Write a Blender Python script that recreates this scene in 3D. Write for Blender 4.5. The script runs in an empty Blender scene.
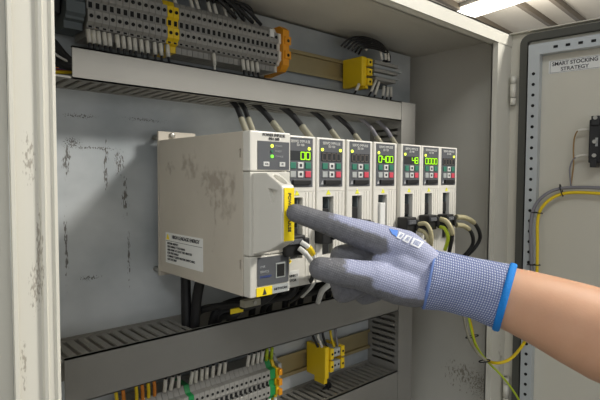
import bpy, bmesh, math, random
from mathutils import Vector, Matrix
from mathutils.bvhtree import BVHTree
random.seed(7)
scene = bpy.context.scene
C = scene.collection
R = math.radians

# ---------------------------------------------------------------- camera
YAW, PIT, ROLL, FPX = R(41.9), R(-2.7), R(0.25), 496.0
FW = Vector((math.sin(YAW)*math.cos(PIT), math.cos(YAW)*math.cos(PIT), math.sin(PIT)))
_r0 = Vector((math.cos(YAW), -math.sin(YAW), 0)); _u0 = _r0.cross(FW)
RT = _r0*math.cos(ROLL) + _u0*math.sin(ROLL)
UP = -_r0*math.sin(ROLL) + _u0*math.cos(ROLL)
cam_data = bpy.data.cameras.new('camera'); cam = bpy.data.objects.new('camera', cam_data); C.objects.link(cam)
cam_data.sensor_width = 36.0; cam_data.lens = 36.0*FPX/600.0; cam_data.clip_start = 0.02
cam.matrix_world = Matrix(((RT.x, UP.x, -FW.x, 0), (RT.y, UP.y, -FW.y, 0), (RT.z, UP.z, -FW.z, 0), (0, 0, 0, 1)))
scene.camera = cam

def ray(px, py): return FW + RT*((px-300)/FPX) - UP*((py-200)/FPX)
def at(px, py, Y):                      # the point of the plane y = Y seen there
    d = ray(px, py); return d*(Y/d.y)
def atx(px, py, X):
    d = ray(px, py); return d*(X/d.x)

# ---------------------------------------------------------------- world, lamps, exposure
w = bpy.data.worlds.new('world'); scene.world = w; w.use_nodes = True
w.node_tree.nodes['Background'].inputs[0].default_value = (0.96, 0.98, 1.0, 1)
w.node_tree.nodes['Background'].inputs[1].default_value = 0.52
def area(name, loc, target, sx, sy, power, col):
    l = bpy.data.lights.new(name, 'AREA'); l.shape = 'RECTANGLE'; l.size = sx; l.size_y = sy; l.energy = power; l.color = col
    o = bpy.data.objects.new(name, l); C.objects.link(o); o.location = loc
    o.rotation_euler = (Vector(target)-Vector(loc)).to_track_quat('-Z', 'Y').to_euler(); return o
area('ceiling_lamp_key', (1.62, -0.95, 1.36), (0.4, 0.4, 0.0), 0.55, 0.3, 54, (1.0, 0.97, 0.91))
area('ceiling_lamp_near', (-0.9, -0.7, 1.36), (0.3, 0.4, -0.1), 1.3, 0.4, 12, (0.93, 0.97, 1.0))
pl = bpy.data.lights.new('ceiling_fill_point', 'POINT'); pl.energy = 9; pl.shadow_soft_size = .15; pl.color = (1.0, .96, .88)  # added point light below the strip light, brightens the ceiling around it
po = bpy.data.objects.new('ceiling_fill_point', pl); C.objects.link(po); po.location = (3.9, 1.7, 1.05)
area('ceiling_lamp_far', (3.9, 0.9, 1.3), (2.6, -0.4, -1.2), 1.3, 0.4, 34, (1.0, 0.97, 0.92))
scene.view_settings.view_transform = 'Standard'; scene.view_settings.look = 'None'
scene.view_settings.gamma = 1.0; scene.view_settings.exposure = 0.38

# ---------------------------------------------------------------- materials
def lin(c):
    return tuple(((v/255.0)/12.92 if v/255.0 <= 0.04045 else ((v/255.0+0.055)/1.055)**2.4) for v in c) + (1.0,)
MATS = {}
def mat(name, col, rough=0.5, metal=0.0, emit=0.0, var=0.06, nscale=60.0, bump=0.0):
    if name in MATS: return MATS[name]
    m = bpy.data.materials.new(name); m.use_nodes = True; nt = m.node_tree; b = nt.nodes['Principled BSDF']
    b.inputs['Roughness'].default_value = rough; b.inputs['Metallic'].default_value = metal
    n = nt.nodes.new('ShaderNodeTexNoise'); n.inputs['Scale'].default_value = nscale; n.inputs['Detail'].default_value = 4
    tc = nt.nodes.new('ShaderNodeTexCoord'); nt.links.new(tc.outputs['Object'], n.inputs['Vector'])
    mx = nt.nodes.new('ShaderNodeMix'); mx.data_type = 'RGBA'
    c = lin(col)
    mx.inputs[6].default_value = tuple(v*(1-var) for v in c[:3])+(1,); mx.inputs[7].default_value = tuple(min(1, v*(1+var)) for v in c[:3])+(1,)
    nt.links.new(n.outputs['Fac'], mx.inputs[0]); nt.links.new(mx.outputs[2], b.inputs['Base Color'])
    if emit:
        b.inputs['Emission Color'].default_value = c; b.inputs['Emission Strength'].default_value = emit
    if bump:
        bp = nt.nodes.new('ShaderNodeBump'); bp.inputs['Strength'].default_value = bump; bp.inputs['Distance'].default_value = 0.001
        nt.links.new(n.outputs['Fac'], bp.inputs['Height']); nt.links.new(bp.outputs[0], b.inputs['Normal'])
    MATS[name] = m; return m

def dirty(name, base, dirt, rough=0.45, metal=0.0, mottled=0.1, mscale=6.0, spots=(), stretch=(1, 1, 1), mix2=None, dens=.8, soft=.10):
    """painted or zinced sheet; spots = (centre, radii, noise scale, threshold) patches of dirt, in world axes"""
    m = bpy.data.materials.new(name); m.use_nodes = True; nt = m.node_tree; N = nt.nodes; L = nt.links
    b = N['Principled BSDF']; b.inputs['Roughness'].default_value = rough; b.inputs['Metallic'].default_value = metal
    geo = N.new('ShaderNodeNewGeometry')
    mp = N.new('ShaderNodeMapping'); mp.inputs['Scale'].default_value = stretch; L.new(geo.outputs['Position'], mp.inputs['Vector'])
    n = N.new('ShaderNodeTexNoise'); n.inputs['Scale'].default_value = mscale; n.inputs['Detail'].default_value = 5; L.new(mp.outputs[0], n.inputs['Vector'])
    cr = N.new('ShaderNodeMapRange'); cr.inputs[1].default_value = 0.35; cr.inputs[2].default_value = 0.65; L.new(n.outputs['Fac'], cr.inputs[0])
    mx = N.new('ShaderNodeMix'); mx.data_type = 'RGBA'; c = lin(base)
    c2 = lin(mix2) if mix2 else tuple(v*(1-mottled) for v in c[:3])+(1,)
    mx.inputs[6].default_value = c; mx.inputs[7].default_value = c2; L.new(cr.outputs[0], mx.inputs[0])
    cur = mx.outputs[2]
    for (cen, rad, ns, th) in spots:
        ma = N.new('ShaderNodeMapping'); ma.vector_type = 'TEXTURE'
        ma.inputs['Location'].default_value = cen; ma.inputs['Scale'].default_value = rad; L.new(geo.outputs['Position'], ma.inputs['Vector'])
        ln = N.new('ShaderNodeVectorMath'); ln.operation = 'LENGTH'; L.new(ma.outputs[0], ln.inputs[0])
        fall = N.new('ShaderNodeMapRange'); fall.inputs[1].default_value = 1.0; fall.inputs[2].default_value = 0.2
        fall.inputs[3].default_value = 0.0; fall.inputs[4].default_value = 1.0; L.new(ln.outputs['Value'], fall.inputs[0])
        mq = N.new('ShaderNodeMapping'); mq.inputs['Scale'].default_value = (1, 1, max(0.25, min(1, rad[0]/rad[2]))); L.new(geo.outputs['Position'], mq.inputs['Vector'])
        n2 = N.new('ShaderNodeTexNoise'); n2.inputs['Scale'].default_value = ns; n2.inputs['Detail'].default_value = 3; L.new(mq.outputs[0], n2.inputs['Vector'])
        add = N.new('ShaderNodeMath'); add.operation = 'MULTIPLY_ADD'; L.new(fall.outputs[0], add.inputs[0]); add.inputs[1].default_value = 0.25
        L.new(n2.outputs['Fac'], add.inputs[2])
        tr = N.new('ShaderNodeMapRange'); tr.inputs[1].default_value = th; tr.inputs[2].default_value = th+soft; L.new(add.outputs[0], tr.inputs[0])
        mu = N.new('ShaderNodeMath'); mu.operation = 'MULTIPLY'; L.new(tr.outputs[0], mu.inputs[0])
        fe = N.new('ShaderNodeMapRange'); fe.inputs[1].default_value = 0.0; fe.inputs[2].default_value = 0.3; fe.inputs[4].default_value = dens; L.new(fall.outputs[0], fe.inputs[0]); L.new(fe.outputs[0], mu.inputs[1])
        mm = N.new('ShaderNodeMix'); mm.data_type = 'RGBA'; L.new(mu.outputs[0], mm.inputs[0]); L.new(cur, mm.inputs[6]); mm.inputs[7].default_value = lin(dirt)
        cur = mm.outputs[2]
    L.new(cur, b.inputs['Base Color']); MATS[name] = m; return m

M_frame = dirty('cream_enamel', (216, 213, 201), (112, 98, 78), 0.4, mottled=0.08, mscale=9, stretch=(1, 1, 0.25), dens=.55, spots=(
    (at(29, 160, .40), (.007, .03, .030), 700, .70), (at(39, 250, .40), (.003, .03, .045), 650, .66), (at(36, 285, .40), (.007, .03, .03), 900, .68),
    (at(24, 365, .40), (.003, .03, .04), 700, .69), (at(500, 360, .40), (.012, .03, .05), 400, .72)))
M_wall = dirty('grey_enamel', (196, 193, 183), (120, 112, 98), 0.45, mottled=0.10, mscale=5, dens=.8, spots=(
    (atx(462, 375, .845), (.03, .06, .05), 300, .72), (atx(480, 385, .845), (.03, .04, .04), 420, .70)))
M_plate = dirty('galvanised_sheet', (204, 208, 209), (66, 56, 44), 0.42, 0.15, mscale=6, mix2=(160, 166, 169), stretch=(1, 1, 1.4), dens=.8, spots=(
    (at(72, 143, .59), (.014, .03, .010), 780, 0.675), (at(66, 158, .59), (.006, .03, .028), 675, 0.655), (at(95, 148, .59), (.04, .03, .004), 630, 0.715),
    (at(119, 163, .59), (.009, .03, .022), 630, 0.665), (at(106, 165, .59), (.004, .03, .04), 630, 0.655), (at(125, 198, .59), (.006, .03, .035), 630, 0.675),
    (at(129, 255, .59), (.003, .03, .05), 600, 0.655), (at(66, 245, .59), (.003, .03, .06), 630, 0.665), (at(90, 278, .59), (.02, .03, .005), 750, 0.695),
    (at(80, 116, .59), (.03, .03, .004), 675, 0.695), (at(145, 120, .59), (.05, .03, .005), 600, 0.725)))
M_psu = dirty('beige_casing_worn', (194, 186, 172), (122, 106, 90), 0.5, mottled=0.12, mscale=10, dens=.5, soft=.22, spots=(
    (atx(190, 165, .2767), (.03, .026, .020), 90, .58), (atx(170, 168, .2767), (.03, .014, .010), 130, .58), (atx(215, 187, .2767), (.03, .040, .030), 110, .60),
    (atx(228, 200, .2767), (.03, .022, .040), 90, .62), (atx(212, 250, .2767), (.03, .005, .005), 200, .64), (atx(215, 215, .2767), (.03, .004, .05), 160, .68),
    (atx(190, 134, .2767), (.03, .05, .004), 180, .66)))
M_case = mat('beige_casing', (208, 205, 195), 0.5, var=0.04, nscale=30)
M_case2 = mat('warm_white_plastic', (220, 217, 208), 0.4, var=0.03, nscale=30)
M_duct = dirty('grey_duct_pvc', (138, 136, 130), (112, 106, 96), 0.55, mottled=0.08, mscale=14)
M_panel = mat('slate_panel', (86, 88, 92), 0.5)
M_black = mat('black_plastic', (26, 26, 27), 0.45)
M_cable = mat('black_cable_rubber', (24, 24, 26), 0.5)
M_sleeve = mat('grey_cable_sleeve', (150, 146, 128), 0.6)
M_sig = mat('beige_signal_cable', (176, 168, 132), 0.55)
M_white = mat('white_label', (226, 226, 222), 0.5, var=0.02)
M_offw = mat('marker_white', (226, 222, 210), 0.6, var=0.05)
M_ink = mat('dark_ink', (50, 50, 54), 0.7, var=0.0)
M_lightink = mat('pale_ink', (168, 170, 172), 0.6, var=0.0)
M_blueink = mat('blue_ink', (60, 80, 150), 0.6, var=0.0)
M_yel = mat('yellow_label', (250, 222, 20), 0.5, var=0.02)
M_yelpl = mat('yellow_plastic', (236, 200, 24), 0.4, var=0.04)
M_org = mat('orange_plastic', (225, 150, 22), 0.45, var=0.04)
M_grn = mat('green_plastic', (22, 140, 72), 0.45)
M_term = mat('grey_terminal_plastic', (150, 148, 142), 0.55, var=0.06)
M_termd = mat('slate_terminal_plastic', (88, 96, 98), 0.5)
M_brass = mat('yellow_passivated_steel', (164, 150, 112), 0.4, 0.4)
M_steel = mat('zinc_steel', (170, 168, 160), 0.35, 0.7)
M_gasket = mat('dark_gasket_foam', (78, 78, 72), 0.8)
M_rail = mat('perforated_rail_zinc', (186, 191, 193), 0.4, 0.2)
M_door = dirty('door_enamel', (206, 202, 188), (150, 145, 132), 0.4, mottled=0.06, mscale=4)
M_keygrn = mat('green_key', (46, 120, 98), 0.5); M_keyred = mat('red_key', (208, 70, 88), 0.5)
M_keywht = mat('white_key', (214, 214, 210), 0.5); M_keygry = mat('grey_key', (168, 172, 170), 0.5)
M_disp = mat('display_glass', (52, 54, 56), 0.25)
M_digit = mat('lit_green_digits', (165, 238, 18), 0.5, emit=.45, var=0.0)
M_dim = mat('unlit_digits', (90, 84, 80), 0.5, var=0.0)
M_led = mat('lit_led', (215, 240, 70), 0.5, emit=1.4, var=0.0); M_ledg = mat('lit_green_led', (110, 240, 50), 0.5, emit=1.2, var=0.0)
M_ledoff = mat('unlit_led', (60, 110, 90), 0.4)
M_ycable = mat('yellow_cable_jacket', (232, 200, 22), 0.45); M_gcable = mat('grey_cable_jacket', (128, 126, 132), 0.45)
M_gy = mat('green_yellow_wire', (176, 196, 40), 0.45); M_copper = mat('clear_copper_flex', (150, 118, 70), 0.35, 0.3)
M_red = mat('red_wire', (150, 30, 24), 0.5); M_blue = mat('blue_wire', (40, 50, 110), 0.5); M_amber = mat('orange_wire', (214, 130, 40), 0.5)
M_hole = mat('dark_hole', (22, 22, 22), 0.9, var=0.0)
M_hem = mat('bright_blue_hem', (12, 128, 214), 0.8, bump=0.6, nscale=500)
M_conc = mat('floor_screed', (120, 118, 112), 0.7, nscale=3); M_ceil = mat('ceiling_board', (226, 218, 204), 0.7, nscale=2)
M_beam = mat('ceiling_beam_paint', (112, 102, 88), 0.6, nscale=4)

# ---------------------------------------------------------------- mesh helpers
MW = {}                                  # world matrix of each object, by name
class MB:
    def __init__(s): s.bm = bmesh.new(); s.mi = 0
    def _f(s, vs, fs, smooth=False):
        v = [s.bm.verts.new(p) for p in vs]
        for f in fs:
            try:
                fc = s.bm.faces.new([v[i] for i in f]); fc.material_index = s.mi; fc.smooth = smooth
            except ValueError: pass
        return v
    def box(s, a, b, bev=0.0):
        x0, y0, z0 = [min(a[i], b[i]) for i in range(3)]; x1, y1, z1 = [max(a[i], b[i]) for i in range(3)]
        v = s._f([(x0,y0,z0),(x1,y0,z0),(x1,y1,z0),(x0,y1,z0),(x0,y0,z1),(x1,y0,z1),(x1,y1,z1),(x0,y1,z1)],
                 [(0,3,2,1),(4,5,6,7),(0,1,5,4),(1,2,6,5),(2,3,7,6),(3,0,4,7)])
        if bev: s.bevel(v, bev)
        return s
    def bevel(s, verts, wd, seg=2):
        es = list({e for v in verts for e in v.link_edges})
        r = bmesh.ops.bevel(s.bm, geom=es, offset=wd, segments=seg, profile=0.6, affect='EDGES')
        for f in r['faces']: f.material_index = s.mi
    def prism(s, poly, axis, a, b, bev=0.0):    # poly of 2D points in the other two axes
        def P(q, t):
            p = [0, 0, 0]; o = [i for i in range(3) if i != axis]; p[o[0]] = q[0]; p[o[1]] = q[1]; p[axis] = t; return p
        n = len(poly); vs = [P(q, a) for q in poly] + [P(q, b) for q in poly]
        fs = [tuple(range(n)), tuple(reversed(range(n, 2*n)))] + [(i, i+n, (i+1) % n + n, (i+1) % n) for i in range(n)]
        v = s._f(vs, fs)
        bmesh.ops.recalc_face_normals(s.bm, faces=list({f for x in v for f in x.link_faces}))
        if bev: s.bevel(v, bev)
        return s
    def cyl(s, p, q, r, n=12, r2=None, smooth=True):
        return s.tube([p, q], r, n, [r, r if r2 is None else r2], smooth)
    def tube(s, pts, r, n=8, rs=None, smooth=True):
        pts = [Vector(p) for p in pts]; rs = rs or [r]*len(pts)
        t = (pts[1]-pts[0]).normalized(); nrm = t.orthogonal().normalized(); rings = []
        for i, p in enumerate(pts):
            if i == 0: tt = pts[1]-pts[0]
            elif i == len(pts)-1: tt = pts[-1]-pts[-2]
            else: tt = pts[i+1]-pts[i-1]
            tt.normalize(); nrm = (nrm - tt*nrm.dot(tt)).normalized(); bi = tt.cross(nrm)
            rings.append([s.bm.verts.new(p + (nrm*math.cos(2*math.pi*k/n) + bi*math.sin(2*math.pi*k/n))*rs[i]) for k in range(n)])
        for i in range(len(rings)-1):
            for k in range(n):
                f = s.bm.faces.new((rings[i][k], rings[i][(k+1) % n], rings[i+1][(k+1) % n], rings[i+1][k])); f.material_index = s.mi; f.smooth = smooth
        f = s.bm.faces.new(list(reversed(rings[0]))); f.material_index = s.mi
        f = s.bm.faces.new(rings[-1]); f.material_index = s.mi
        return s
    def ball(s, c, r, n=12):
        m = Matrix.Translation(c) @ Matrix.Diagonal((r, r, r, 1)) if not hasattr(r, '__len__') else Matrix.Translation(c) @ Matrix.Diagonal((r[0], r[1], r[2], 1))
        g = bmesh.ops.create_uvsphere(s.bm, u_segments=n, v_segments=max(6, n//2), radius=1, matrix=m)
        for v in g['verts']:
            for f in v.link_faces: f.smooth = True; f.material_index = s.mi
        return s
    def m(s, i): s.mi = i; return s
    def build(s, name, mats, parent=None, label=None, cat=None, group=None, kind=None, origin=None):
        if not isinstance(mats, (list, tuple)): mats = [mats]
        if parent: W = MW[parent.name]
        elif origin is not None: W = Matrix.Translation(origin)
        else:
            vs = [v.co for v in s.bm.verts]
            W = Matrix.Translation(((min(v.x for v in vs)+max(v.x for v in vs))/2, (min(v.y for v in vs)+max(v.y for v in vs))/2, min(v.z for v in vs)))
        s.bm.transform(W.inverted())
        me = bpy.data.meshes.new(name); s.bm.to_mesh(me); s.bm.free()
        for m_ in mats: me.materials.append(m_)
        o = bpy.data.objects.new(name, me); C.objects.link(o)
        if parent: o.parent = parent
        else: o.matrix_world = W
        MW[o.name] = W; tag(o, label, cat, group, kind); return o

def tag(o, label=None, cat=None, group=None, kind=None):
    if label: o['label'] = label
    if cat: o['category'] = cat
    if group: o['group'] = group
    if kind: o['kind'] = kind
    return o
def thing(name, label, cat, loc, group=None, W=None):
    o = bpy.data.objects.new(name, None); C.objects.link(o); o.empty_display_size = 0.02
    W = W or Matrix.Translation(loc); o.matrix_world = W; MW[o.name] = W; return tag(o, label, cat, group)
def copy_tree(o, parent=None):
    c = o.copy(); C.objects.link(c); c.parent = parent; MW[c.name] = MW[o.name].copy()
    for ch in list(o.children): copy_tree(ch, c)
    return c
def cut(o, cutter):                      # boolean difference, baked into the mesh
    W = MW[o.name]; cutter.bm.transform(W.inverted())
    bmesh.ops.recalc_face_normals(cutter.bm, faces=cutter.bm.faces[:])
    me = bpy.data.meshes.new('cutter'); cutter.bm.to_mesh(me); cutter.bm.free()
    for m_ in o.data.materials: me.materials.append(m_)
    k = bpy.data.objects.new('cutter', me); C.objects.link(k)
    k.matrix_world = W; par = o.parent; o.parent = None; o.matrix_world = W
    md = o.modifiers.new('b', 'BOOLEAN'); md.operation = 'DIFFERENCE'; md.solver = 'EXACT'; md.object = k
    bpy.context.view_layer.update(); dg = bpy.context.evaluated_depsgraph_get()
    nm = bpy.data.meshes.new_from_object(o.evaluated_get(dg)); o.modifiers.clear()
    nm.name = o.data.name; o.data = nm; bpy.data.objects.remove(k)
    if par: o.parent = par; o.matrix_basis = Matrix.Identity(4); o.matrix_parent_inverse = Matrix.Identity(4)
def text(name, s, size, p, right, up, m, parent, align='CENTER', depth=0.0002, sx=1.0, bold=0.0):
    cu = bpy.data.curves.new(name, 'FONT'); cu.body = s; cu.size = size; cu.align_x = align; cu.align_y = 'CENTER'; cu.extrude = depth; cu.offset = bold*size
    cu.space_line = 1.0
    o = bpy.data.objects.new(name, cu); C.objects.link(o); bpy.context.view_layer.update()
    me = bpy.data.meshes.new_from_object(o.evaluated_get(bpy.context.evaluated_depsgraph_get())); bpy.data.objects.remove(o)
    right = Vector(right).normalized(); up = Vector(up).normalized(); n = right.cross(up)
    T = Matrix(((right.x*sx, up.x, n.x, p[0]), (right.y*sx, up.y, n.y, p[1]), (right.z*sx, up.z, n.z, p[2]), (0, 0, 0, 1)))
    me.transform(MW[parent.name].inverted() @ T); me.materials.clear(); me.materials.append(m)
    t = bpy.data.objects.new(name, me); C.objects.link(t); t.parent = parent; MW[t.name] = MW[parent.name]; return t
def spline(pts, n=8):
    pts = [Vector(p) for p in pts]
    if len(pts) < 3: return [pts[0].lerp(pts[-1], i/4) for i in range(5)]
    P = [pts[0]*2-pts[1]] + pts + [pts[-1]*2-pts[-2]]; out = []
    for i in range(1, len(P)-2):
        for k in range(n):
            t = k/n; a, b, c, d = P[i-1:i+3]
            out.append(0.5*((2*b)+(c-a)*t+(2*a-5*b+4*c-d)*t*t+(3*b-a-3*c+d)*t**3))
    out.append(pts[-1]); return out
EX, EZ = (1, 0, 0), (0, 0, 1)

# ================================================================ the room
ZF, ZC = -1.35, 1.42
MB().box((-4, -4, ZF-.1), (8, 6, ZF)).build('floor', M_conc, kind='structure')
MB().box((-4, -4, ZC), (8, 6, ZC+.1)).build('ceiling', M_ceil, kind='structure')
def bar(mb, a, b, wd, z0, z1):
    a = Vector((a[0], a[1], 0)); b = Vector((b[0], b[1], 0)); d = (b-a).normalized(); n = Vector((-d.y, d.x, 0))*wd/2
    q = [a-n, b-n, b+n, a+n]
    mb._f([(p.x, p.y, z0) for p in q]+[(p.x, p.y, z1) for p in q], [(0,1,2,3),(7,6,5,4),(0,4,5,1),(1,5,6,2),(2,6,7,3),(3,7,4,0)]); return mb
def zc(px, py, z=ZC): d = ray(px, py); return d*(z/d.z)
bdir = Vector((math.sin(R(86)), math.cos(R(86)), 0))
for i, (px, py) in enumerate(((494, 27), (532, 12), (566, 9))):
    p = zc(px, py, ZC-.03); bar(MB(), p-bdir*1.6, p+bdir*3.0, 0.034, ZC-.05, ZC-.001).build('trim_%d' % (i+1), M_beam, kind='structure')
# strip light on the ceiling
a, b = zc(466, 15, ZC-.06), zc(545, -11, ZC-.06); a.z = b.z = 0
ld = thing('ceiling_light', 'long fluorescent strip light glowing on the ceiling above the cabinet', 'ceiling light', ((a.x+b.x)/2, (a.y+b.y)/2, ZC-.06))
M_lamp = mat('lamp_diffuser', (255, 250, 238), 0.5, emit=2.6, var=0.0)
bar(MB(), a, b, 0.26, ZC-.03, ZC-.001).build('lamp_housing', M_case2, ld)
bar(MB(), a, b, 0.23, ZC-.06, ZC-.031).build('diffuser', M_lamp, ld)

# ================================================================ the cabinet
XL, XR, YF, YB, ZT, ZB = 0.06, 0.845, 0.40, 0.612, 0.242, -1.25
cab = thing('electrical_cabinet', 'cream enamelled steel control cabinet standing open, galvanised back plate inside', 'cabinet', (0.45, 0.5, ZF))
MB().box((XL, YB, ZB), (XR, YB+.002, ZT)).build('back_panel', M_wall, cab)
MB().box((XR, YF+.003, ZB), (XR+.002, YB, ZT)).build('side_panel', M_wall, cab)
MB().box((XL-.002, YF+.003, ZB), (XL, YB, ZT)).build('side_panel', M_wall, cab)
MB().box((XL, YF+.003, ZT-.002), (XR, YB, ZT)).build('top_panel', M_wall, cab)
MB().box((XL, YF, ZB), (XR, YB, ZB+.003)).build('bottom_panel', M_wall, cab)
MB().box((XL, YF+.02, ZF), (XR, YB, ZB)).build('plinth', M_black, cab)
mb = MB()                                 # front frame: folded flanges, one profile all round
mb.prism([(.0855,.400),(.1005,.400),(.1015,.3965),(.1035,.3955),(.1050,.3975),(.1085,.3975),(.1100,.3955),(.1125,.3965),(.1130,.400),(.1130,.424),(.1115,.424),(.1115,.402),(.082,.402),(.082,.3965),(.0845,.3965)], 2, ZB, ZT+.002)
mb.box((.058, .406, ZB), (.0825, .409, ZT+.002))
mb.box((.799, YF, ZB), (.826, YF+.002, ZT-.018), 0).box((.797, YF, ZB), (.799, YF+.011, ZT-.018)).box((.797, YF+.009, ZB), (.815, YF+.011, ZT-.018))
mb.box((.826, YF, ZB), (.845, YF+.004, ZT))
mb.box((.113, YF-.001, ZT-.019), (.845, YF+.001, ZT+.002)).box((.113, YF-.001, ZT), (.845, YF+.010, ZT+.002))
mb.box((.113, YF, ZT-.019), (.83, YF+.016, ZT-.017)).box((.113, YF+.014, ZT-.019), (.83, YF+.016, ZT-.009))
mb.build('front_frame', M_frame, cab)
mb = MB().box((.075, .590, -1.2), (.819, .5925, .236)); mb.build('mounting_plate', M_plate, cab)
# the door, hung at the right and swung open past square
DA = R(7)
DW = Matrix.Translation((.845, .400, 0)) @ Matrix(((math.sin(DA), math.cos(DA), 0, 0), (-math.cos(DA), math.sin(DA), 0, 0), (0, 0, 1, 0), (0, 0, 0, 1)))
# local axes of the door: X runs out along the door, Y away from its inner face, Z up
def dbuild(mb, name, m, par): mb.bm.transform(DW); return mb.build(name, m, par)
def D(s, y, z): return DW @ Vector((s, y, z))
ZD = .2435
def dhit(px, py, off=0.0):
    n = (DW.to_3x3() @ Vector((0, 1, 0))); d = ray(px, py); t = ((DW @ Vector((0, off, 0))).dot(n))/d.dot(n); return DW.inverted() @ (d*t)
mb = MB().box((-.004, 0, ZB), (.70, .0015, ZD)).box((-.004, -.012, ZD-.0015), (.70, 0, ZD)).box((-.004, -.012, ZB), (-.0025, 0, ZD)).box((.6985, -.012, ZB), (.70, 0, ZD))
door = dbuild(mb, 'door', M_door, cab)
def ring(mb, s0, s1, z0, z1, wd, y0, y1, cr):   # rounded rectangular frame
    def rr(a0, a1, b0, b1, r):
        out = []
        for cx_, cz_, st in ((a1-r, b1-r, 0), (a0+r, b1-r, 90), (a0+r, b0+r, 180), (a1-r, b0+r, 270)):
            for k in range(6): t = R(st+18*k); out.append((cx_+r*math.cos(t), cz_+r*math.sin(t)))
        return out
    o_ = rr(s0, s1, z0, z1, cr); i_ = rr(s0+wd, s1-wd, z0+wd, z1-wd, max(.001, cr-wd)); n = len(o_)
    vs = [(p[0], y, p[1]) for y in (y0, y1) for q in (o_, i_) for p in q]
    fs = []
    for k in range(n):
        j = (k+1) % n
        fs += [(k, j, n+j, n+k), (2*n+k, 3*n+k, 3*n+j, 2*n+j), (k, 2*n+k, 2*n+j, j), (n+k, n+j, 3*n+j, 3*n+k)]
    v = mb._f(vs, fs); bmesh.ops.recalc_face_normals(mb.bm, faces=list({f for x in v for f in x.link_faces}))
ring_mb = MB(); ring(ring_mb, .0170, .684, ZB+.012, ZD-.006, .0115, -.010, -.0005, .016)
dbuild(ring_mb, 'gasket', M_gasket, door)
mb = MB(); ring(mb, .0325, .668, ZB+.03, ZD-.0255, .0175, -.016, -.0005, .002)
rl = dbuild(mb, 'perforated_rail', M_rail, door)
mb = MB()
for k in range(74):
    z = ZD-.0733-.0173*k
    if z < -.66: break
    mb.cyl((.0412, -.0157, z), (.0412, -.0166, z), .0026, 10)
dbuild(mb, 'rail_hole_column', M_hole, rl)
mb = MB()
for k in range(44):
    s_ = .0735+.0177*k
    if s_ < .66: mb.box((s_-.0032, -.0157, ZD-.0365), (s_+.0032, -.0166, ZD-.0325))
dbuild(mb, 'rail_hole_row', M_hole, rl)
for zz in (.147, -.372):
    mb = MB(); c0 = Vector((.8365, .3915, zz))
    mb.cyl(c0+Vector((0, 0, .0125)), c0+Vector((0, 0, .024)), .0050, 12).cyl(c0+Vector((0, 0, -.0115)), c0+Vector((0, 0, .0115)), .0050, 12).cyl(c0-Vector((0, 0, .0125)), c0-Vector((0, 0, .024)), .0048, 12)
    mb.box(c0+Vector((0, 0, -.024)), c0+Vector((.012, .005, .024)))
    mb.build('hinge', M_frame, cab)
sg0, sg1 = dhit(549, 61), dhit(600, 56)
mb = MB().box((sg0.x, -.0006, .1695), (sg0.x+.0765, 0, .1905)); sg = dbuild(mb, 'sign', M_white, door)
dr, du = DW.to_3x3() @ Vector((1, 0, 0)), Vector((0, 0, 1))
text('sign_lettering', 'SMART STOCKING', .0084, D(sg0.x+.038, -.0008, .1842), dr, du, M_ink, door, bold=.02, sx=0.93)
text('sign_lettering', 'STRATEGY', .0080, D(sg0.x+.038, -.0008, .1752), dr, du, M_ink, door, sx=1.05, bold=.01)
mb = MB(); 
for (s0_, s1_, z0_, z1_) in ((.002, .0745, .189, .1894), (.002, .0745, .1706, .171), (.002, .0025, .1706, .1894), (.074, .0745, .1706, .1894)):
    mb.box((sg0.x+s0_, -.0008, z0_), (sg0.x+s1_, -.0005, z1_))
dbuild(mb, 'sign_border', M_ink, door)

# ================================================================ wiring ducts
def hduct(name_label, x0, x1, cx0, cx1, z0, z1, slots_bottom, slots_top, y0=.52, y1=.59):
    d = thing('wiring_duct', name_label, 'wiring duct', ((x0+x1)/2, y1, z0))
    b = MB().box((x0, y1-.002, z0), (x1, y1, z1)).build('base', M_duct, d)
    def wall(zz, x_a, x_b, nm):
        o = MB().box((x_a, y0+.0015, zz-.001), (x_b, y1-.002, zz+.001)).build(nm, M_duct, d)
        k = MB(); x = x_a+.006
        while x < x_b-.006:
            k.box((x, y0+.009, zz-.004), (x+.0056, y1-.008, zz+.004)); x += .0125
        cut(o, k)
    for (a_, b_) in slots_bottom: wall(z0+.001, a_, b_, 'slotted_floor')
    for (a_, b_) in slots_top: wall(z1-.003, a_, b_, 'slotted_wall')
    mb = MB().box((cx0, y0, z0+.0), (cx1, y0+.0018, z1)).box((cx0, y0, z1-.0018), (cx1, y0+.004, z1)).box((cx0, y0, z0), (cx1, y0+.004, z0+.0012))
    mb.build('cover', M_duct, d); return d
hduct('upper horizontal grey wiring duct under the top terminal row', .115, .698, .1634, .698, .0965, .1285, [(.115, .698)], [])
hduct('middle horizontal grey wiring duct under the power supply and drives', .135, .698, .1512, .698, -.2325, -.1835, [], [(.135, .300)])
hduct('lowest horizontal grey wiring duct, below the lower terminal row', .135, .698, .151, .698, -.42, -.3385, [], [(.135, .698)])
d = thing('wiring_duct', 'vertical grey wiring duct joining the horizontal ducts at their right ends', 'wiring duct', (.72, .59, -.338))
MB().box((.700, .5885, -.42), (.738, .590, .128)).build('base', M_duct, d)
o = MB().box((.7005, .5215, -.42), (.7025, .5885, .128)).build('slotted_wall', M_duct, d)
k = MB(); z = -.33
while z < .09:
    k.box((.697, .529, z), (.706, .581, z+.0045)); z += .0105
cut(o, k)
MB().box((.7355, .5215, -.42), (.7375, .5885, .128)).build('side_wall', M_duct, d)
MB().box((.6985, .5195, -.42), (.738, .5213, .1285)).build('cover', M_duct, d)

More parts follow.
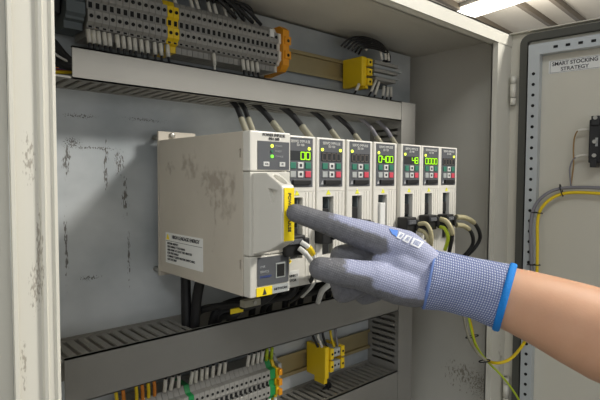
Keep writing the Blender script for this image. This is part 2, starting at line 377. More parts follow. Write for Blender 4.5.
# ================================================================ DIN rails
def rail(label, x0, x1, z, m):
    prof = [(.5885,-.0135),(.5835,-.0135),(.5835,-.0175),(.5825,-.0175),(.5825,-.0122),(.5875,-.0122),(.5875,.0122),(.5825,.0122),(.5825,.0175),(.5835,.0175),(.5835,.0135),(.5885,.0135)]
    MB().prism([(y, z+q) for y, q in prof], 0, x0, x1).build('mounting_rail', m, label=label, cat='rail')
rail('yellowish steel mounting rail carrying the upper terminal row', .13, .73, .1785, M_brass)
rail('yellowish steel mounting rail carrying the lower terminal row', .17, .697, -.297, M_brass)

# ================================================================ terminal blocks
def term_profile(z): 
    h = [(.583,.031),(.557,.031),(.552,.022),(.5435,.021),(.5425,.008),(.5455,.006),(.5455,-.002),(.5425,-.004),(.5425,-.016),(.5465,-.019),(.5465,-.022),(.552,-.0235),(.552,-.031),(.583,-.031)]
    return [(a, z+b) for a, b in h]
PITCH = .0076
def term_mesh(x, z, mat_, lower=False):
    mb = MB().prism(term_profile(z), 0, x+.0002, x+PITCH-.0003)
    mb.m(1)
    for dz in ((.0145, -.010) if not lower else (.0145, .0, -.0105)):
        c = Vector((x+PITCH/2, .5428, z+dz)); mb.cyl(c, c-Vector((0, .0009, 0)), .0021 if not lower else .0017, 10)
    mb.box((x+.002, .5463, z-.0215), (x+PITCH-.002, .5460, z-.0195))
    mb.box((x+.0018, .5452, z-.001), (x+PITCH-.0018, .5449, z+.005))
    return mb, [mat_, M_hole]
ORD = ['first','second','third','fourth','fifth','sixth','seventh','eighth','ninth','tenth','eleventh','twelfth','thirteenth','fourteenth','fifteenth','sixteenth','seventeenth','eighteenth','nineteenth','twentieth','twenty-first','twenty-second','twenty-third','twenty-fourth','twenty-fifth','twenty-sixth']
def row(xs, z, m, labels, group, lower=False):
    mb, ms = term_mesh(xs[0], z, m, lower); p = mb.build('terminal_block', ms, label=labels[0], cat='terminal block', group=group)
    for x, lb in zip(xs[1:], labels[1:]):
        c = p.copy(); C.objects.link(c); c.location.x += x-xs[0]; c['label'] = lb
ZU, ZL = .1785, -.296
xs = [.1865+PITCH*i for i in range(12)]
row(xs, ZU, M_term, ['grey terminal block on the upper rail, %s left of the yellow pair' % ORD[11-i] for i in range(12)], 'grey terminal blocks on the upper rail')
xs = [.1865+PITCH*12+.0152+PITCH*i for i in range(20)]
row(xs, ZU, M_term, ['grey terminal block on the upper rail, %s right of the yellow pair' % ORD[i] for i in range(20)], 'grey terminal blocks on the upper rail')
xe = xs[-1]+PITCH
row([.1865+PITCH*12, .1865+PITCH*13], ZU, M_yelpl, ['yellow terminal block in the middle of the upper grey row, left one of the pair', 'yellow terminal block in the middle of the upper grey row, right one of the pair'], 'yellow terminal pair on the upper rail')
# dark carrier at the far left of the upper rail
t = thing('terminal_carrier', 'slate grey stepped terminal carrier left of the upper grey row', 'terminal block', (.17, .583, .17))
MB().prism([(a, b+.006) for a, b in term_profile(ZU)], 0, .1655, .1845, .0005).build('body', M_termd, t)
mb = MB()
for k in range(3): mb.box((.1665+.006*k, .5415, .186), (.1665+.006*k+.004, .5425, .199))
mb.build('clamp_cover', M_steel, t)
t = MB().box((.1535, .555, .168), (.1635, .583, .205), .001).build('end_stop', M_black, label='black end stop on the upper rail beside the cream frame', cat='end stop')
# marker tag and end pieces
def endpiece(x, z, label, m1, m2):
    t = thing('end_terminal', label, 'terminal block', (x+.009, .583, z-.035))
    MB().prism(term_profile(z), 0, x, x+.0045, .0004).build('marker_plate', M_offw if m1 is None else m1, t)
    MB().prism([(.583, z+.033), (.548, z+.033), (.5395, z+.027), (.5395, z-.022), (.547, z-.030), (.583, z-.034)], 0, x+.0048, x+.0165, .0006).build('end_body', m2, t)
    for dz in (.012, -.008):
        MB().box((x+.0075, .5375, z+dz-.005), (x+.0185, .541, z+dz+.006), .0006).build('clamp', m2, t)
        MB().cyl((x+.013, .5375, z+dz), (x+.013, .5369, z+dz), .0022, 10).build('screw', M_hole, t)
endpiece(xe+.001, ZU, 'orange end terminal closing the right end of the upper row', None, M_org)
mb = MB().box((xe-2.1*PITCH, .5405, ZU+.0135), (xe-1.2*PITCH, .5425, ZU+.0235)); mb.build('marker_tag', M_white, label='small white marker tag near the right end of the upper terminal row', cat='tag')
# lower row
xs = [.2265+PITCH*i for i in range(28)]
lb = []; mats_l = []
row([x for i, x in enumerate(xs) if i < 10], ZL, M_term, ['grey terminal block on the lower rail, %s to the left of the single green one' % ORD[9-i] for i in range(10)], 'grey terminal blocks on the lower rail', True)
row([xs[10]], ZL, M_grn, ['single green earth terminal amid the lower grey row'], None, True)
row([x for i, x in enumerate(xs) if 10 < i < 27], ZL, M_term, ['grey terminal block on the lower rail, %s to the right of the single green one' % ORD[i-11] for i in range(11, 27)], 'grey terminal blocks on the lower rail', True)
xg = xs[27]
t = thing('end_terminal', 'green and yellow earth terminal with orange clamps at the right end of the lower row', 'terminal block', (xg+.01, .583, ZL-.035))
MB().prism(term_profile(ZL), 0, xg, xg+.0095, .0004).build('green_body', M_grn, t, label='green body')
MB().prism([(a-.002, b) for a, b in term_profile(ZL)], 0, xg+.0098, xg+.0145, .0004).build('yellow_body', M_yelpl, t, label='yellow body')
for dz in (.016, .001, -.013):
    MB().box((xg+.0118, .537, ZL+dz-.0045), (xg+.018, .546, ZL+dz+.0045), .0008).build('clamp', M_org, t)
MB().prism([(a+.004, b+.003) for a, b in term_profile(ZL)], 0, xg+.0185, xg+.0245, .0004).build('grey_body', M_keygry, t, label='pale grey body')

# yellow relay bases
def relay(x0, z0, w_, h_, label):
    t = thing('relay', label, 'relay', (x0+w_/2, .583, z0-h_/2))
    MB().box((x0, .540, z0-h_/2), (x0+w_*.50, .583, z0+h_/2), .002).build('housing', M_yelpl, t)
    for i in range(3):
        z = z0+h_*(.33-.33*i)
        MB().box((x0+w_*.46, .537, z-h_*.12), (x0+w_*.95, .575, z+h_*.12), .001).build('clamp', M_yelpl, t)
        MB().cyl((x0+w_*.70, .537, z), (x0+w_*.70, .5365, z), .002, 10).build('screw', M_hole, t)
    MB().box((x0+w_*.3, .5385, z0-h_/2-.004), (x0+w_*.55, .56, z0-h_/2+.001)).build('foot', M_yelpl, t)
    return t
relay(.6185, .1725, .0245, .048, 'yellow square relay with screw clamps near the right end of the upper rail')
t = thing('terminal_cluster', 'grey stepped terminal cluster right of the upper yellow relay', 'terminal block', (.68, .583, .15))
for i, (x0, x1, z) in enumerate(((.652, .716, .193), (.655, .732, .187), (.652, .714, .180), (.655, .724, .173), (.655, .710, .166))):
    MB().box((x0, .541+.004*(i % 2), z-.0028), (x1, .575, z+.0026), .0006).build('clamp_step', M_term if i % 2 == 0 else M_keygry, t)
MB().box((.652, .560, .158), (.71, .583, .202), .001).build('body', M_termd, t)
t = thing('relay', 'yellow relay with grey screw clamps on the lower rail, above the slotted duct', 'relay', (.53, .583, -.31))
MB().box((.5385, .5395, -.3175), (.5475, .583, -.267), .002).build('housing', M_yelpl, t)
for j, z in enumerate((-.279, -.299)):
    MB().box((.5475, .5365, z-.0085), (.5550, .575, z+.0085), .001).build('clamp', M_yelpl, t)
    MB().box((.5553, .5385, z-.0065), (.5715, .575, z+.0065), .0008).build('clamp', M_keygry, t)
    MB().box((.5718, .5365, z-.0085), (.5795, .575, z+.0085), .001).build('clamp', M_yelpl, t)
    for x in (.5512, .5593, .5675, .5756): MB().cyl((x, .5385 if .556 < x < .571 else .5365, z), (x, .5380 if .556 < x < .571 else .5360, z), .0019, 10).build('screw', M_hole, t)
MB().box((.5395, .543, -.326), (.5465, .565, -.317)).build('foot', M_yelpl, t)

# ================================================================ small wires with white markers
def wire(pts, m, r, label, group, mk=None, mkm=None, cat='wire', name='wire', mklen=.013, mr=.0025):
    pp = spline(pts, 6); o = MB().tube(pp, r, 8).build(name, m, label=label, cat=cat, group=group)
    if mk is not None:
        a_ = Vector(mk[0]); b_ = Vector(mk[1]); MB().tube([a_, b_], mr, 8).build('marker_sleeve', mkm or M_offw, o)
    return o
G1 = 'marked wires below the upper terminal row'
pxs = [89, 94, 99, 105, 110, 118, 124, 130, 135.5, 142, 148, 155.5, 161.5, 168.5, 215, 244, 248.5, 253, 258]
nmU = ['left of the yellow pair']*14 + ['hanging alone below the middle']*1 + ['near the orange end terminal']*4
cnt = 0
for i, px in enumerate(pxs):
    yy = 23.5 + (px-89)*.245
    if px > 200: yy = 52 + (px-215)*.20
    a_ = at(px, yy-2, .5455); a_.z = ZU-.0225; a_.y = .549; b_ = Vector((a_.x+.001, .548, ZU-.0225-.015)); c_ = Vector((a_.x+random.uniform(.001, .005), .550, ZU-.055)); d_ = Vector((c_.x, .556, .105))
    if px > 230: b_.y = c_.y = .547
    if i < 14: lb = 'white-marked black wire under the upper row, %s leftwards from the yellow pair' % ORD[13-i]
    elif i == 14: lb = 'lone wire with a white marker under the middle of the upper row'
    else: lb = 'white-marked black wire under the upper row, %s leftwards from the orange end' % ORD[18-i]
    wire([a_, b_, c_, d_], M_cable if i != 14 else M_offw, .0015, lb, G1, mk=(a_.lerp(b_, .05), b_))
G2 = 'marked wires entering the upper terminal row from above'
for i, px in enumerate((178, 195, 201, 213, 219, 229, 236, 245, 257)):
    a_ = at(px, 8+(px-178)*.19, .556); a_.y = .561; a_.z = min(a_.z, .24)
    a_.z = ZU+.030; b_ = a_+Vector((-.003, -.001, .012)); c_ = a_+Vector((-.016, -.004, .022)); d_ = Vector((a_.x-.055, .553, .229))
    wire([a_, b_, c_, d_], M_cable, .0022, 'white-marked black wire entering the upper row from above, %s from the right' % ORD[8-i], G2, mk=(a_, b_.lerp(c_, .2)))
for i in range(4):                        # heavier black cables arching down over the row
    z0 = .224+.003*(i % 2); x = .335+.014*i
    wire([(x-.05, .553+.004*i, .2365), (x-.01, .551+.003*i, z0+.008), (x+.02, .550+.002*i, z0), (x+.048, .556, .2095)], M_cable, .0026, 'thick black cable arching over the upper terminal row, %s from the left' % ORD[i], 'black cables above the upper row', name='cable', cat='cable')
# upper left corner
for i in range(5):
    wire([at(44, 34+4*i, .56), at(54, 42+5*i, .556), at(63, 53+4.2*i, .552), at(72, 61+2.6*i, .550), at(84, 66+2*i, .556)], M_cable, .0034, 'black cable curving into the left end of the upper duct, %s from the top' % ORD[i], 'black cables at the left end of the upper duct', name='cable', cat='cable')
for i, (m_, nm) in enumerate(((M_ycable, 'yellow'), (M_red, 'red'), (M_blue, 'blue'), (M_amber, 'orange'))):
    wire([(.125, .545+.004*i, .1005+.0022*i), (.145, .542+.003*i, .103+.0024*i*.8), (.158, .54+.004*i, .1045+.0018*i), (.175, .55, .108)], m_, .0017, '%s core lying in the open left end of the upper duct' % nm, None)
wire([at(50, 50, .55), at(58, 56, .548), at(65, 60, .548), at(74, 64, .55)], M_white, .0012, 'thin white wire in front of the black cables at upper left', None)
# arch of wires over the upper relay
G3 = 'black wires arching over the upper yellow relay'
for i in range(6):
    x0 = .575+.012*i
    wire([at(341+3.5*i, 46+1.6*i, .556), at(351+2.5*i, 38+2.0*i, .552-.002*i), at(366+2*i, 37.5+2.3*i, .548-.002*i), at(380+1.5*i, 43+2.2*i, .546), at(389-.5*i, 54+1.0*i, .550), at(390-1.5*i, 62, .556)], M_cable, .0017, 'black wire arching over the upper yellow relay, %s from the front' % ORD[i], G3)
for i, (px, py, qx, qy) in enumerate(((366, 50, 368, 44), (372, 48, 371, 43), (382, 60, 380, 50), (386, 60, 385, 51), (389, 61, 388, 53))):
    MB().tube([at(px, py, .545), at(qx, qy, .545)], .0022, 8).build('marker_sleeve', M_offw, label='white marker sleeve above the upper relay, %s from the left' % ORD[i], cat='wire marker', group='white markers around the upper relay')
for i, (px, py, qx, qy) in enumerate(((359, 84, 356, 91), (376, 80, 371, 92), (379, 82, 375, 95), (384, 86, 383, 96), (388, 87, 387, 97), (391, 87, 391, 97))):
    a_ = at(px, py, .543); b_ = at(qx, qy, .543)
    wire([a_, b_, b_+(b_-a_)*.8+Vector((0, .004, 0))], M_cable, .0016, 'short marked wire under the upper relay and its cluster, %s from the left' % ORD[i], 'marked wires under the upper relay', mk=(a_, b_))
# lower row wires
G4 = 'marked wires rising from the lower terminal row'
lw = [(166, 392, 0), (172, 390, 0), (180, 386, 0), (192, 382, 0), (197, 381, 0), (203, 379, 0), (208, 378, 0), (214, 376, 0), (220, 374, 0), (226, 372, 0), (249, 366, 0), (254, 364, 0), (259, 362, 0), (263, 361, 0), (268, 358, 1), (273, 357, 1)]
for i, (px, py, kd) in enumerate(lw):
    x = at(px, py, .552).x
    a_ = Vector((x, .556, ZL+.0305)); b_ = Vector((x+random.uniform(-.001, .002), .553, ZL+.048)); c_ = Vector((b_.x, .556, -.225)); 
    if kd: lb = 'green-yellow wire above the green end terminal, %s one' % ('left', 'right')[i-14]
    else: lb = 'white-marked wire above the lower row, %s leftwards from the green end terminal' % ORD[13-i]
    wire([a_, b_, c_], M_gy if kd else M_cable, .0018, lb, G4, mk=(a_+Vector((0, 0, .0005)), b_), mkm=M_gy if kd else M_offw)
for i, px in enumerate((118, 125, 138, 144, 150, 156)):
    x = at(px, 395, .552).x
    a_ = Vector((x, .556, ZL+.030)); wire([a_, a_+Vector((-.002, -.004, .016)), a_+Vector((-.004, 0, .05))], (M_ycable, M_amber)[i % 2], .0022, '%s wire at the left of the lower row, %s from the left' % (('yellow', 'orange')[i % 2], ORD[i]), 'yellow and orange wires at the left of the lower row')
for i, px in enumerate((252, 258, 264, 270, 276)):
    x = at(px, 385, .545).x; a_ = Vector((x, .547, ZL-.022))
    wire([a_, a_+Vector((0, -.001, -.014)), a_+Vector((.001, .004, -.040))], M_cable, .0016, 'marked wire below the right end of the lower row, %s from the left' % ORD[i], 'marked wires below the lower row', mk=(a_, a_+Vector((0, -.001, -.013))))
for i, (px, qx, m_, nm) in enumerate(((318, 313, M_cable, 'black'), (322, 318, M_offw, 'white'), (327, 323, M_cable, 'dark'), (334, 331, M_ycable, 'yellow'), (338, 336, M_gcable, 'grey'))):
    wire([at(px, 347, .545), at(qx, 336, .548), at(qx-1, 326, .552)], m_, .0020, '%s wire entering the lower yellow relay from above, %s from the left' % (nm, ORD[i]), None)
for i in range(2):
    wire([at(322+4*i, 381, .55), at(327+3*i, 386, .552), at(318+3*i, 396, .56), at(322+4*i, 402, .57)], M_cable, .0028, 'black wire curving from the lower relay into the bottom duct, %s one' % ('left', 'right')[i], None)

# ================================================================ power supply
px0, px1, py0, py1, pz0, pz1 = .2767, .3269, .379, .5655, -.1165, .0434
psu = thing('power_supply', 'large worn beige power supply unit left of the drives, yellow strip on its nose', 'power supply', ((px0+px1)/2, .48, pz0))
o = MB().box((px0, py0+.012, pz0), (px1, py1, pz1), .0008).build('casing', M_psu, psu)
k = MB().box((px0-.002, .3935, .018), (px0+.003, .3962, .0265)).box((px0-.002, .3935, -.0905), (px0+.003, .3962, -.081)); cut(o, k)
for sx_, sz_ in ((px0+.006, -.118), (px0+.006, .048), (px1-.006, -.118), (px1-.006, .048)): MB().cyl((sx_, .5690, sz_), (sx_, .590, sz_), .0035, 10).build('spacer', M_steel, psu)
MB().box((px0-.0005, .5660, pz0-.006), (px1, .5692, .0545)).build('mounting_flange', M_psu, psu)
sc = at(172, 135.5, .566)
MB().cyl((sc.x, .5662, sc.z), (sc.x, .5640, sc.z), .0036, 14).ball((sc.x, .564, sc.z), (.0036, .0012, .0036)).build('screw', M_steel, psu)
MB().box((px0, py0, .0052), (px1, py0+.0118, pz1), .0014).build('top_cover', M_case2, psu)
MB().box((px0+.0006, py0+.0005, pz0+.0), (px1, py0+.0118, -.0768), .0014).build('lower_cover', M_case, psu)
MB().box((px0+.0004, py0+.0005, -.0762), (px1, py0+.0118, .0046), .0012).build('front_cover', M_case, psu)
pn = MB().box((.2855, py0-.0006, .0066), (.3248, py0+.001, .0340)).build('indicator_panel', M_panel, psu)
text('lettering', 'POWER IMPULSE', .0041, (.3055, py0-.0004, .0400), EX, EZ, M_ink, psu, sx=.92)
text('lettering', 'PSU 500', .0038, (.3055, py0-.0004, .0363), EX, EZ, M_ink, psu, bold=.01)
for z, m_, s_ in ((.0296, M_led, 'POWER'), (.0245, M_ledoff, 'READY'), (.0195, M_ledg, 'CHARGE')):
    MB().cyl((.3025, py0-.0006, z), (.3025, py0-.0014, z), .0016, 10).build('indicator_light', m_, pn)
    text('lettering', s_, .0026, (.3065, py0-.0008, z), EX, EZ, M_lightink, pn, align='LEFT')
for x in (.2955, .3155):
    MB().box((x-.0035, py0-.0014, .0098), (x+.0035, py0-.0004, .0142), .0003).build('key_button', M_keywht, pn)
    text('key_symbol', 'CN' if x < .3 else 'PE', .0026, (x, py0-.0016, .012), EX, EZ, M_panel, pn)
# the nose
def nz(px, py): p = atx(px, py, .2805); return (p.y, p.z)
t0, t1, t2, t3, t4 = nz(266, 172), nz(282, 188), nz(282, 243), nz(269, 251), nz(258, 255)
yN = .3365
prof = [(py0+.001, .0035), (t0[0], .0035), (yN+.001, t1[1]+.002), (yN, t1[1]-.001), (yN, t2[1]), (t3[0], t3[1]), (py0+.001, -.0745)]
nose = MB().prism(prof, 0, .2805, .2955, .0016).build('nose', M_case2, psu)
k = MB().prism([(nz(268, 188)[0], nz(268, 188)[1]), (nz(277.5, 190)[0], nz(277.5, 190)[1]), (nz(273, 204)[0], nz(273, 204)[1])], 0, .2785, .2845); cut(nose, k)
sl = (Vector((0, yN-t0[0], t1[1]-.0035))); mid = Vector((.288, (yN+t0[0])/2, (t1[1]+.0055)/2)); nr = Vector((0, sl.z, -sl.y)).normalized()
if nr.y > 0: nr = -nr
sd = sl.normalized(); k = MB(); ovl = []
for i in range(18):
    t = 2*math.pi*i/18; ovl.append(mid+Vector((.0045*math.cos(t), 0, 0))+sd*(.0092*math.sin(t)))
n_ = len(ovl); k._f([p+nr*.004 for p in ovl]+[p-nr*.0060 for p in ovl], [tuple(range(n_)), tuple(reversed(range(n_, 2*n_)))]+[(i, (i+1) % n_, (i+1) % n_+n_, i+n_) for i in range(n_)]); cut(nose, k)
zy0, zy1 = at(288, 241, yN).z, at(288, 188, yN).z
yl = MB().box((.2828, yN-.0007, zy0), (.2944, yN+.0002, zy1)).build('warning_strip', M_yel, psu, label='yellow strip')
text('lettering', 'POWER IMPULSE', .0045, (.2886, yN-.0009, (zy0+zy1)/2+.002), (0, 0, -1), (1, 0, 0), M_ink, yl, bold=.02, sx=1.05)
# lower front
lp = MB().box((.2858, py0-.0006, -.1060), (.3245, py0+.0012, -.0783)).build('port_panel', M_panel, psu)
for z, s_ in ((-.0875, 'LINK'), (-.0925, 'SERVICE'), (-.0975, 'ETHERNET')):
    text('lettering', s_, .0030, (.2880, py0-.0008, z), EX, EZ, M_blueink if s_[0] == 'E' else M_lightink, lp, align='LEFT')
MB().box((.3075, py0-.0012, -.1005), (.3195, py0-.0005, -.0855)).build('port_rim', M_keygry, lp)
MB().box((.3088, py0-.0016, -.0992), (.3182, py0-.0010, -.0868)).build('port_opening', M_hole, lp)
yw = MB().box((.2845, py0-.0003, -.1160), (.3035, py0+.001, -.1075)).build('warning_sticker', M_yel, psu, label='yellow warning sticker')
MB().prism([(.2915, -.1150), (.2965, -.1150), (.2940, -.1085)], 1, py0-.0006, py0-.0002).build('warning_triangle', M_ink, yw)
gl = MB().box((.3038, py0-.0003, -.1155), (.3247, py0+.001, -.1075)).build('type_label', M_keygry, psu)
text('lettering', 'NETWORK', .0035, (.3145, py0-.0005, -.1115), EX, EZ, M_ink, gl)
# rating label on the side
s0, s1 = atx(166, 250, px0).y, atx(203, 250, px0).y
sl_ = MB().box((px0-.0004, s1, -.1035), (px0+.0004, s0, -.0672)).build('side_label', M_white, psu, label='white warning label')
RX = (0, -1, 0)
text('lettering', 'HIGH LEAKAGE ENERGY', .0057, (px0-.0006, (s0+s1)/2-.005, -.0718), RX, EZ, M_ink, sl_, bold=.015, sx=1.0)
MB().box((px0-.0006, s1+.001, -.0772), (px0-.0004, s0-.001, -.0768)).build('rule', M_ink, sl_)
MB().prism([(s0-.002, -.0755), (s0-.010, -.0755), (s0-.006, -.0685)], 0, px0-.0007, px0-.0004).build('warning_triangle', M_yel, sl_)
for i, s_ in enumerate(('BEFORE SERVICE', 'DISCONNECT THE MAINS', 'AND WAIT AT LEAST FIVE MINUTES', 'FOR DISCHARGE', 'CONNECT EARTH BEFORE SWITCHING', 'ON THE UNIT')):
    text('lettering', s_, .0036, (px0-.0006, s0-.005, -.0800-.0038*i), RX, EZ, M_ink, sl_, align='LEFT')

# ================================================================ servo drives
DWD, DZ0, DY0 = .0452, -.1170, .391
def drive_proto(x):
    t = thing('servo_drive', '', 'servo drive', (x, DY0, DZ0), 'servo drives in a row beside the power supply')
    MB().box((x+.0012, DY0+.014, DZ0), (x+DWD-.0012, .586, DZ0+.1598), .0006).build('casing', M_case, t)
    f = MB().box((x, DY0, DZ0), (x+DWD, DY0+.0138, DZ0+.1600), .0014).build('front_cover', M_case2, t)
    k = MB().box((x+.009, DY0-.002, DZ0+.030), (x+.0265, DY0+.0125, DZ0+.0950)); 
    for gx in (.0300, .0345, .0400): k.box((x+gx, DY0-.001, DZ0+.004), (x+gx+.0008, DY0+.0008, DZ0+.100))
    k.box((x-.001, DY0-.001, DZ0+.1008), (x+DWD+.001, DY0+.0006, DZ0+.1015)); cut(f, k)
    for z in (.0745, .0560, .038):
        s_ = MB().box((x+.0095, DY0+.0015, DZ0+z-.0070), (x+.0205, DY0+.012, DZ0+z+.0070), .0004).build('socket', M_black, t)
    MB().box((x+.0091, DY0+.0119, DZ0+.0301), (x+.0264, DY0+.0124, DZ0+.0949)).build('port_shade_sheet', M_panel, t)  # dark sheet added on the recess floor, its colour stands for the shade
    MB().box((x+.0212, DY0+.003, DZ0+.031), (x+.0222, DY0+.012, DZ0+.0945)).build('divider', M_termd, t)
    p = MB().box((x+.0040, DY0-.0006, DZ0+.1060), (x+.0402, DY0+.001, DZ0+.1580)).build('control_panel', M_panel, t)
    T = DZ0+.1580
    text('lettering', 'SERVO IMPULSE', .0043, (x+.0222, DY0-.0008, T-.0042), EX, EZ, M_keywht, p, sx=.93)
    text('lettering', 'SD 100', .0036, (x+.0222, DY0-.0008, T-.0078), EX, EZ, M_keywht, p)
    MB().box((x+.0060, DY0-.0010, T-.0240), (x+.0380, DY0-.0004, T-.0140)).build('display_window', M_disp, p)
    for r_, z in ((0, -.0292), (1, -.0385)):
        for c_, cx_ in enumerate((.0115, .0222, .0330)):
            m_ = ((M_keygrn, M_keywht, M_keygrn), (M_keygry, M_keywht, M_keyred))[r_][c_]
            b = MB().box((x+cx_-.0038, DY0-.0016, T+z-.0033), (x+cx_+.0038, DY0-.0004, T+z+.0033), .0004).build('key_button', m_, p)
    MB().box((x+.0205, DY0-.0018, T-.0308), (x+.0238, DY0-.0014, T-.0276)).build('key_symbol', M_ink, p)
    MB().box((x+.0205, DY0-.0018, T-.0400), (x+.0238, DY0-.0014, T-.0370)).build('key_symbol', M_ink, p)
    MB().box((x+.0110, DY0-.0030, T-.0495), (x+.0360, DY0-.0004, T-.0445), .0005).build('jumper_plug', M_black, p)
    MB().prism([(x+.0055, T-.0495), (x+.0095, T-.0495), (x+.0080, T-.0450)], 1, DY0-.0010, DY0-.0004).build('earth_symbol', M_lightink, p)
    w_ = MB().prism([(x+.0145, DZ0+.0972), (x+.0215, DZ0+.0972), (x+.0180, DZ0+.1025)], 1, DY0-.0004, DY0+.0002).build('warning_triangle', mat('lemon_label', (236, 236, 60), .5), t, label='small yellow warning triangle')
    return t
SEG = {'0': 'abcdef', '1': 'bc', '2': 'abged', '4': 'fgbc', '6': 'afgedc', '8': 'abcdefg', 'A': 'abcefg', '5': 'afgcd', ' ': ''}
def digits(p, x, s_, m, name):
    mb = MB(); T = DZ0+.1580-.0190; h = .0038; wd = .0028
    for i, ch in enumerate(s_):
        cx_ = x+.0105+.0074*i
        for g in SEG[ch]:
            bx = {'a': (-wd, h-.0005, wd, h+.0005), 'd': (-wd, -h-.0005, wd, -h+.0005), 'g': (-wd, -.0005, wd, .0005), 'f': (-wd-.0005, 0, -wd+.0005, h), 'b': (wd-.0005, 0, wd+.0005, h), 'e': (-wd-.0005, -h, -wd+.0005, 0), 'c': (wd-.0005, -h, wd+.0005, 0)}[g]
            mb.box((cx_+bx[0], DY0-.0014, T+bx[1]), (cx_+bx[2], DY0-.0009, T+bx[3]))
    mb.build(name, m, p)
DX = [.3283, .3752, .4236, .4716, .5258, .5714, .6160]
DL = ['beige servo drive right behind the power supply, green display reading 00', 'beige servo drive with unlit display, second from the power supply', 'beige servo drive with unlit display, third from the power supply',
      'beige servo drive showing green 0400 on its display', 'beige servo drive showing short green 48 on its display, right of the gap', 'beige servo drive showing green 0000, second from the right end', 'rightmost beige servo drive, display dark, cables looping right from its plug']
proto = drive_proto(DX[0]); pcopies = [proto]
for x in DX[1:]:
    c = copy_tree(proto); MW_c = Matrix.Translation((x, DY0, DZ0)); c.matrix_world = MW_c; pcopies.append(c)
    def setm(o):
        MW[o.name] = MW_c
        for ch in o.children: setm(ch)
    setm(c)
DS = [(' 00 ', M_digit), ('0000', M_dim), ('0000', M_dim), ('0400', M_digit), (' 48 ', M_digit), ('0000', M_digit), ('0000', M_dim)]
DS[0] = ('  00', M_digit); DS[4] = ('  48', M_digit)
for i, (t, x) in enumerate(zip(pcopies, DX)):
    t['label'] = DL[i]
    p = [c for c in t.children if c.name.startswith('control_panel')][0]
    digits(p, x, DS[i][0], DS[i][1], 'lit_digits' if DS[i][1] is M_digit else 'unlit_digits')
    T = DZ0+.1580
    lx = {0: (.0345,), 1: (.0075, .0360), 2: (.0075,), 3: (.0080,), 4: (.0075,), 5: (.0080,), 6: (.0350,)}[i]
    for q in lx: MB().cyl((x+q, DY0-.0006, T-.0113), (x+q, DY0-.0015, T-.0113), .0017, 10).build('indicator_light', M_led, p)
# the narrow filler between the fourth and fifth drives
MB().box((.5178, .397, DZ0), (.5248, .586, DZ0+.1598), .0008).build('filler_module', M_case, label='narrow blank beige filler module in the gap between two servo drives', cat='module', group=None)
# label on the first drive's foot
t = pcopies[0]
fl = MB().box((.3285, DY0-.0004, DZ0+.0015), (.3495, DY0+.0002, DZ0+.0180)).build('type_label', M_white, t)
text('lettering', 'CONNECT', .0036, (.339, DY0-.0006, DZ0+.0125), EX, EZ, M_ink, fl); text('lettering', 'MOTOR', .0036, (.339, DY0-.0006, DZ0+.0075), EX, EZ, M_ink, fl)
yt = MB(); A3 = [(.3300, DZ0+.0225), (.3300, DZ0+.0340), (.3385, DZ0+.0282)]
for i in range(3):
    a_, b_ = A3[i], A3[(i+1) % 3]; yt.tube([(a_[0], DY0-.0004, a_[1]), (b_[0], DY0-.0004, b_[1])], .0006, 6)
yt.build('warning_triangle', M_yel, t, label='yellow outlined triangle')

# plugs and signal cables on the drive fronts
def plug(px, py, w_, h_, label, yy=.3795):
    c = at(px, py, yy); t = thing('connector_plug', label, 'plug', (c.x, yy+.011, c.z), 'black plugs in the drive fronts')
    MB().box((c.x-w_/2, yy, c.z-h_/2), (c.x+w_/2, yy+.016, c.z+h_/2), .0016).build('plug_body', M_black, t)
    MB().box((c.x-w_*.42, yy-.0025, c.z+h_*.10), (c.x+w_*.30, yy+.001, c.z+h_*.34), .0006).build('latch', M_panel, t)
    MB().box((c.x+w_*.35, yy-.003, c.z-h_*.30), (c.x+w_*.62, yy+.008, c.z+h_*.36), .0012).build('strain_relief', M_black, t)
    return c
plug(296, 246, .026, .021, 'black plug in the drive beside the power supply, above the thumb', .374)
plug(328, 234, .015, .022, 'black plug behind the gloved index finger')
plug(366, 226, .020, .014, 'black plug just above the gloved knuckles')
c6 = plug(412, 226, .0205, .022, 'black plug in the drive right of the gap, leftmost of three beside the glove', .374)
c7 = plug(433, 222.5, .019, .020, 'middle black plug of the three right of the glove', .374)
c8 = plug(450.5, 221.5, .018, .020, 'black plug in the rightmost drive, two cables looping out to the right', .374)
MB().box((at(380.5, 210, .388).x, .388, -.060), (at(385.5, 210, .388).x, .400, -.032), .001).build('connector_plug', M_white, label='slim white plug in the drive left of the gap', cat='plug')
def cable(pts, r, m, label, group=None, sleeve=None, sm=None, sr=1.25, name='signal_cable'):
    pp = spline(pts, 8); o = MB().tube(pp, r, 10).build(name, m, label=label, cat='cable', group=group)
    if sleeve:
        a_, b_ = int(sleeve[0]*(len(pp)-1)), int(sleeve[1]*(len(pp)-1)); MB().tube(pp[a_:b_+1], r*sr, 10).build('cable_sleeve', sm or M_sleeve, o)
    return o
gS = 'signal cables at the plugs beside the glove'
cable([at(418, 224, .372), at(426, 224, .362), at(431, 233, .356), at(431, 245, .36), at(428, 262, .39)], .0027, M_sig, 'upper beige cable bending down from the leftmost plug beside the glove', gS)
cable([at(418, 230, .372), at(424, 232, .364), at(428, 240, .360), at(427, 255, .37)], .0025, M_sig, 'lower beige cable bending down from the leftmost plug beside the glove', gS)
cable([at(440, 219, .372), at(447, 222, .362), at(452, 233, .358), at(450, 248, .365), at(446, 265, .39)], .0027, M_cable, 'upper beige-sleeved cable looping from the middle plug', gS, (0, .55), M_sig)
cable([at(440, 227, .372), at(445, 229, .364), at(448, 238, .362), at(445, 250, .37)], .0025, M_gy, 'lower yellow-green cable bending from the middle plug', gS)
cable([at(456, 217, .374), at(466, 218, .372), at(476, 225, .375), at(480, 238, .38), at(472, 251, .39), at(458, 262, .41), at(448, 275, .45)], .0029, M_cable, 'outer black cable looping right from the rightmost plug', gS, (.0, .30), M_sig)
